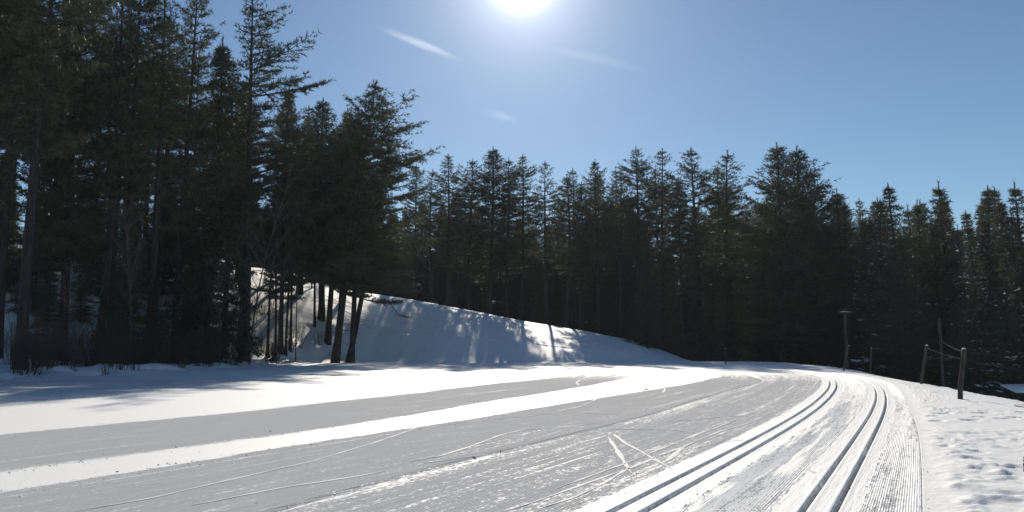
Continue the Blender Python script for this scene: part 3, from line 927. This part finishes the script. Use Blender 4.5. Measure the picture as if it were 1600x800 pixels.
def shrub(me, x, y, s, label, group, name, cat, rz=None):
    r = empty(name, (x, y, H(x, y)), random.uniform(0, 6.28) if rz is None else rz, s)
    tag(r, label, cat, group)
    obj('branches', me, r)
k = 0
while k < 90:
    y = random.uniform(34, 84)
    ex = float(np.interp(y, [0, 36, 50, 66, 76, 84], [-21, -22.0, -22.0, -22.5, -22, -19]))
    x = ex - .2 - random.random() ** 1.4 * 8
    if not (-60 < pxof(x, y) < 505): continue
    shrub(random.choice(SHRUB), x, y, random.uniform(.75, 1.5), 'leafless twiggy shrub in the snow along the left forest edge',
          'leafless shrubs along the left forest edge', 'bare_shrub', 'shrub'); k += 1
for px, py, D, m, lab in ((402, 232, 67, 0, 'pale bare sapling with a forked stem in front of the ragged pine'),
                          (215, 330, 50, 1, 'grey bare sapling in front of the middle of the left forest'),
                          (352, 350, 62, 2, 'thin bare sapling between the spruce and the forked one'),
                          (470, 300, 78, 1, 'thin bare sapling left of the pine clump'),
                          (440, 330, 73, 2, 'bare sapling among the slim trunks left of the clump'),
                          (496, 134, 96, 0, 'bare tree top showing against the sky above the clump'),
                          (130, 360, 46, 2, 'bare sapling right of the thickest trunk')):
    x, y, z = at_depth(px, py, D)
    zb = H(x, y)
    shrub(SAP[m], x, y, (z - zb) / 11.5, lab, 'bare saplings in the left forest', 'bare_sapling', 'tree')
for i, (px, lean) in enumerate(((372, .0), (386, .02), (418, .03), (430, .14), (446, .04), (453, -.01))):
    D = 74 + (i * 37 % 9)
    x, y, z = at_depth(px, 560, D)
    labs = ['slim trunk at the left of the row beneath the ragged pine', 'slim trunk second in the row beneath the ragged pine',
            'slim trunk right of the ragged pine', 'slanting slim trunk in front of the lit hill', 'slim upright trunk right of the slanting one',
            'slim trunk at the right end of the row, edged by lit snow']
    r = plant('A3', x, y, scale=.46 + .03 * (i % 3), label=labs[i], group='slim pines beneath the ragged pine', lean=(0, lean), wide=.8)

# fallen bough on the hill
def bough():
    tb = Tubes(); rng = np.random.default_rng(77)
    p0 = np.array(at_depth(606, 466, 97)); p1 = np.array(at_depth(622, 486, 95)); p2 = np.array(at_depth(640, 492, 94))
    pts = []
    for q in (p0, p1, p2):
        pts.append([q[0], q[1], H(q[0], q[1]) + .12])
    pts[0][2] += .9
    tb.add(pts, [.07, .05, .02], 4)
    for _ in range(22):
        t = rng.uniform(.35, 1); b = np.array(pts[1]) * (1 - t) + np.array(pts[2]) * t
        d = rng.normal(0, 1, 3); d[2] = abs(d[2]) * .4
        tb.add([b, b + d * .45, b + d * .8 + np.array([0, 0, -.1])], [.02, .012, .005], 3)
    r = empty('fallen_branch', pts[1])
    tag(r, 'dead twiggy bough lying on the shaded snow hill', 'branch')
    me = tb.mesh('branches', M_BARK)
    o = obj('branches', me, r); o.location = (-pts[1][0], -pts[1][1], -pts[1][2])
bough()

# ------------------------------------------------------------------ fence posts, poles, wires, shed
def post(px, pyb, pyt, pxt, rad, label, name='fence_post', group='fence posts along the snow bank', D=None):
    if D is None:
        x, y = ground_hit(px, pyb)
    else: x, y, _ = at_depth(px, pyb, D)
    zb = H(x, y)
    xt, _, zt = at_depth(pxt, pyt, y)
    L = zt - zb
    tb = Tubes(); rng = np.random.default_rng(int(px))
    n = 7; u = np.linspace(0, 1, n)
    pts = np.stack([(xt - x) * u + rng.normal(0, .006, n), rng.normal(0, .006, n), -.4 * (u == 0) + L * u], -1)
    tb.add(pts, rad * (1.06 - .12 * u) * rng.uniform(.95, 1.05, n), 9, cap=True)
    r = empty(name, (x, y, zb)); tag(r, label, 'post' if 'post' in name else 'stake', group)
    obj('post_shaft', tb.mesh('post_shaft', M_POST), r)
    cap = Tubes(); cap.add([(pts[-1][0], 0, L - .01), (pts[-1][0], 0, L + .03), (pts[-1][0], 0, L + .05)], [rad * .9, rad * .75, rad * .3], 8, cap=True)
    obj('snow_cap', cap.mesh('snow_cap', M_LOAD), r)
    # snow collar where it enters the ground
    return Vector((xt, y, zt))
p1 = post(1499, 625, 546, 1506, .072, 'thick upright fence post nearest the camera on the snow bank')
p2 = post(1438, 597, 540, 1448, .062, 'leaning fence post in the middle of the bank, second from the camera')
p3 = post(1359, 580, 544, 1361, .058, 'small far fence post at the crest of the trail')
post(1317, 580, 540, 1326, .055, 'thin slanting stake at the foot of the pole with the crossarm', 'stake', None)
post(1133, 571, 545, 1134, .05, 'short stake in the dark at the far end of the shaded snow', 'stake', None, D=74)
post(1602, 742, 718, 1602, .022, 'small dark stake cut by the right edge of the photo', 'stake', None)

def utility_pole(px, pyt, D, rad, label, arm):
    x, y, zt = at_depth(px, pyt, D)
    zb = H(x, y)
    r = empty('utility_pole', (x, y, zb)); tag(r, label, 'utility pole', 'utility poles beyond the bank')
    tb = Tubes(); L = zt - zb
    tb.add([(0, 0, -.6), (.02, 0, L * .5), (0.04, 0, L)], [rad * 1.15, rad, rad * .85], 10, cap=True)
    obj('pole_shaft', tb.mesh('pole_shaft', M_POST), r)
    if arm:
        a = Tubes(); a.add([(-.55, -rad - .06, L - .35), (.62, -rad - .06, L - .38)], [.075, .075], 4, cap=True)
        c = obj('crossarm', a.mesh('crossarm', M_POST, False), r)
        for sx in (-.48, 0.0, .54):
            i = Tubes(); i.add([(sx, -rad - .06, L - .32), (sx, -rad - .06, L - .2), (sx, -rad - .06, L - .13)], [.03, .05, .03], 8, cap=True)
            obj('insulator', i.mesh('insulator', M_WIRE), c)
        s = Tubes(); s.add([(-.4, -rad - .06, L - .275), (0, -rad - .06, L - .265), (.42, -rad - .06, L - .29)], [.025, .035, .02], 5)
        obj('snow_cap', s.mesh('snow_cap', M_LOAD), r)
    return Vector((x + .04, y, zt))
u1 = utility_pole(1319, 482, 66, .105, 'utility pole with a short crossarm at the far end of the trail', True)
u2 = utility_pole(1467, 498, 60, .105, 'bare topped utility pole standing beyond the leaning fence post', False)

def wire(a, b, sag, rad, label):
    a, b = Vector(a), Vector(b)
    u = np.linspace(0, 1, 15)
    pts = np.array([np.array(a.lerp(b, t)) + np.array([0, 0, -sag * 4 * t * (1 - t)]) for t in u])
    tb = Tubes(); tb.add(pts - pts[0], rad * .48, 5)
    o = obj('overhead_wire', tb.mesh('overhead_wire', M_WIRE), loc=pts[0])
    tag(o, label, 'wire', 'wires strung past the poles and posts')
R = Vector
wire(u1 + R((0, 0, -.2)), u2 + R((0, 0, -.25)), .2, .018, 'highest wire, from the crossarm pole to the bare topped pole')
wire(u1 + R((0, 0, -1.0)), u2 + R((0, 0, -1.3)), .12, .016, 'middle wire between the two utility poles')
wire(u1 + R((.3, 0, -1.3)), u2 + R((0, 0, -2.3)), .15, .016, 'lowest wire between the two utility poles')
wire(u2 + R((0, 0, -1.6)), p1 + R((0, 0, -.08)), .08, .012, 'wire from the bare topped pole to the nearest post')
wire(p1 + R((0, 0, -.08)), R(at_depth(1690, 556, 26)), .10, .008, 'upper wire leaving the nearest post to the right')
wire(p1 + R((0, 0, -.28)), R(at_depth(1690, 588, 27)), .12, .007, 'lower wire leaving the nearest post to the right')
wire(p2 + R((0, 0, -.1)), p1 + R((0, 0, -.3)), .05, .008, 'slack wire between the leaning post and the nearest post')
wire(p2 + R((0, 0, -.35)), R(at_depth(1700, 575, 40)), .3, .010, 'long low wire running behind the nearest post')
wire(u2 + R((0, 0, -.4)), R(at_depth(1680, 484, 50)), .4, .015, 'wire rising right from the bare topped pole past the snowy boughs')

def box(lo, hi, mat, name, parent):
    lo, hi = np.array(lo, float), np.array(hi, float)
    V = np.array([[(lo, hi)[(i >> k) & 1][k] for k in range(3)] for i in range(8)])
    f = np.array([[0, 2, 3, 1], [4, 5, 7, 6], [0, 1, 5, 4], [2, 6, 7, 3], [0, 4, 6, 2], [1, 3, 7, 5]])
    return obj(name, mesh_np(name, V, f, mat), parent)
def shed():
    x, y, z = at_depth(1601, 613, 62)
    zb = H(x, y)
    r = empty('open_shed', (x, y, zb)); tag(r, 'low open shed with a snow covered roof, down the slope at the right edge', 'shed')
    L = max(z - zb, 1.2)
    for sx in (-.85, .12, .75):
        box((sx - .05, -.5, -.3), (sx + .05, -.4, L - .1), M_POST, 'post', r)
    for sx in (-.85, .75):
        box((sx - .05, .9, -.3), (sx + .05, 1.0, L + .22), M_POST, 'post', r)
    box((-1.0, 1.0, -.3), (2.2, 1.06, L + .2), M_BARK, 'back_wall', r)
    def slab(zl, zh, name, mat, gx):
        V = []
        nx = 10; rng = np.random.default_rng(3)
        for yy, zo in ((-.75, 0), (1.2, .42)):
            for i in range(nx):
                V.append((-1.1 - gx + (3.4 + 2 * gx) * i / (nx - 1), yy - gx, L + zo + zl))
        for yy, zo in ((-.75, 0), (1.2, .42)):
            for i in range(nx):
                V.append((-1.1 - gx + (3.4 + 2 * gx) * i / (nx - 1), yy - gx, L + zo + zh + (rng.uniform(-.02, .03) if gx else 0)))
        f = []
        for i in range(nx - 1):
            f += [(i, i + nx, i + nx + 1, i + 1), (2 * nx + i, 2 * nx + i + 1, 3 * nx + i + 1, 3 * nx + i),
                  (i, i + 1, 2 * nx + i + 1, 2 * nx + i), (nx + i, 3 * nx + i, 3 * nx + i + 1, nx + i + 1)]
        for i in (0, nx - 1): f.append((i, 2 * nx + i, 3 * nx + i, nx + i))
        return obj(name, mesh_np(name, V, np.array(f), mat), r)
    slab(-.08, 0.0, 'roof', M_BARK, 0)
    slab(.004, .15, 'roof_snow', M_LOAD, .05)
shed()

# ------------------------------------------------------------------ thin wisps of cloud
def mat_cloud(dens):
    m, n, l, out = new_mat('thin_cloud')
    t = n.new('ShaderNodeTexCoord'); s = n.new('ShaderNodeSeparateXYZ'); l.new(t.outputs['Object'], s.inputs[0])
    r = mth(n, l, 'SQRT', mth(n, l, 'ADD', mth(n, l, 'ADD', mth(n, l, 'POWER', s.outputs[0], 2), mth(n, l, 'POWER', s.outputs[1], 2)), mth(n, l, 'POWER', s.outputs[2], 2)))
    f = maprange(n, l, r, 0.0, 0.95, 1.0, 0.0)
    k = nz(n, l, scalevec(n, l, t.outputs['Object'], (1.3, 4.5, 4.5)), 1.4, 5, 0.65)
    f = mth(n, l, 'MULTIPLY', f, maprange(n, l, k, 0.35, 0.7))
    f = mth(n, l, 'MULTIPLY', f, maprange(n, l, s.outputs[0], -1.0, 0.6, 0.2, 1.0))
    v = n.new('ShaderNodeVolumePrincipled'); v.inputs['Color'].default_value = (1, 1, 1, 1)
    v.inputs['Anisotropy'].default_value = 0.6
    l.new(mth(n, l, 'MULTIPLY', f, dens), v.inputs['Density'])
    l.new(v.outputs[0], out.inputs['Volume'])
    return m
def cloud(a, b, thick, dens, label):
    D = 9000.0
    p, q = Vector(at_depth(*a, D)), Vector(at_depth(*b, D))
    ax = q - p
    th = np.linspace(0, 2 * math.pi, 25)[:-1]; V = []; FF = []
    V = [(-1, 0, 0)]
    ph = np.linspace(-.5 * math.pi, .5 * math.pi, 10)[1:-1]
    for k in ph:
        for t in th: V.append((math.sin(k), math.cos(k) * math.cos(t), math.cos(k) * math.sin(t)))
    V.append((1, 0, 0)); N = 24
    tri = [(0, 1 + (i + 1) % N, 1 + i) for i in range(N)]
    quad = [(1 + r_ * N + i, 1 + r_ * N + (i + 1) % N, 1 + (r_ + 1) * N + (i + 1) % N, 1 + (r_ + 1) * N + i) for r_ in range(len(ph) - 1) for i in range(N)]
    last = len(V) - 1
    tri += [(last, 1 + (len(ph) - 1) * N + i, 1 + (len(ph) - 1) * N + (i + 1) % N) for i in range(N)]
    px = D / F
    o = obj('cloud', mesh_np('cloud', V, [np.array(quad), np.array(tri)], mat_cloud(dens / (thick * px)), True))
    o.location = (p + q) / 2
    o.rotation_euler = ax.to_track_quat('X', 'Z').to_euler()
    o.scale = (ax.length / 2, thick * px * .7, thick * px / 2)
    tag(o, label, 'cloud')
cloud((560, 30), (738, 101), 19, 0.45, 'bright thin wisp of cloud left of the sun')
cloud((735, 168), (825, 194), 24, 0.13, 'faint short wisp of cloud below the sun')
cloud((800, 60), (1040, 118), 24, 0.10, 'long very faint streak of cloud right of the sun')

# ------------------------------------------------------------------ thin haze, added to lift the blacks of the forest
def haze():
    bx = [(-2600, -1900, -9), (2600, 3200, 48)]
    V = np.array([[bx[(i >> k) & 1][k] for k in range(3)] for i in range(8)], float)
    f = np.array([[0, 2, 3, 1], [4, 5, 7, 6], [0, 1, 5, 4], [2, 6, 7, 3], [0, 4, 6, 2], [1, 3, 7, 5]])
    m, n, l, out = new_mat('black_lift_haze')
    v = n.new('ShaderNodeVolumePrincipled')
    v.inputs['Color'].default_value = (0.88, 0.93, 1.0, 1)
    v.inputs['Density'].default_value = 0.00018
    v.inputs['Anisotropy'].default_value = 0.2
    l.new(v.outputs[0], out.inputs['Volume'])
    tag(obj('haze', mesh_np('haze', V, f, m)), 'thin pale haze added over the snow field to lift the dark forest', 'haze', kind='stuff')
haze()
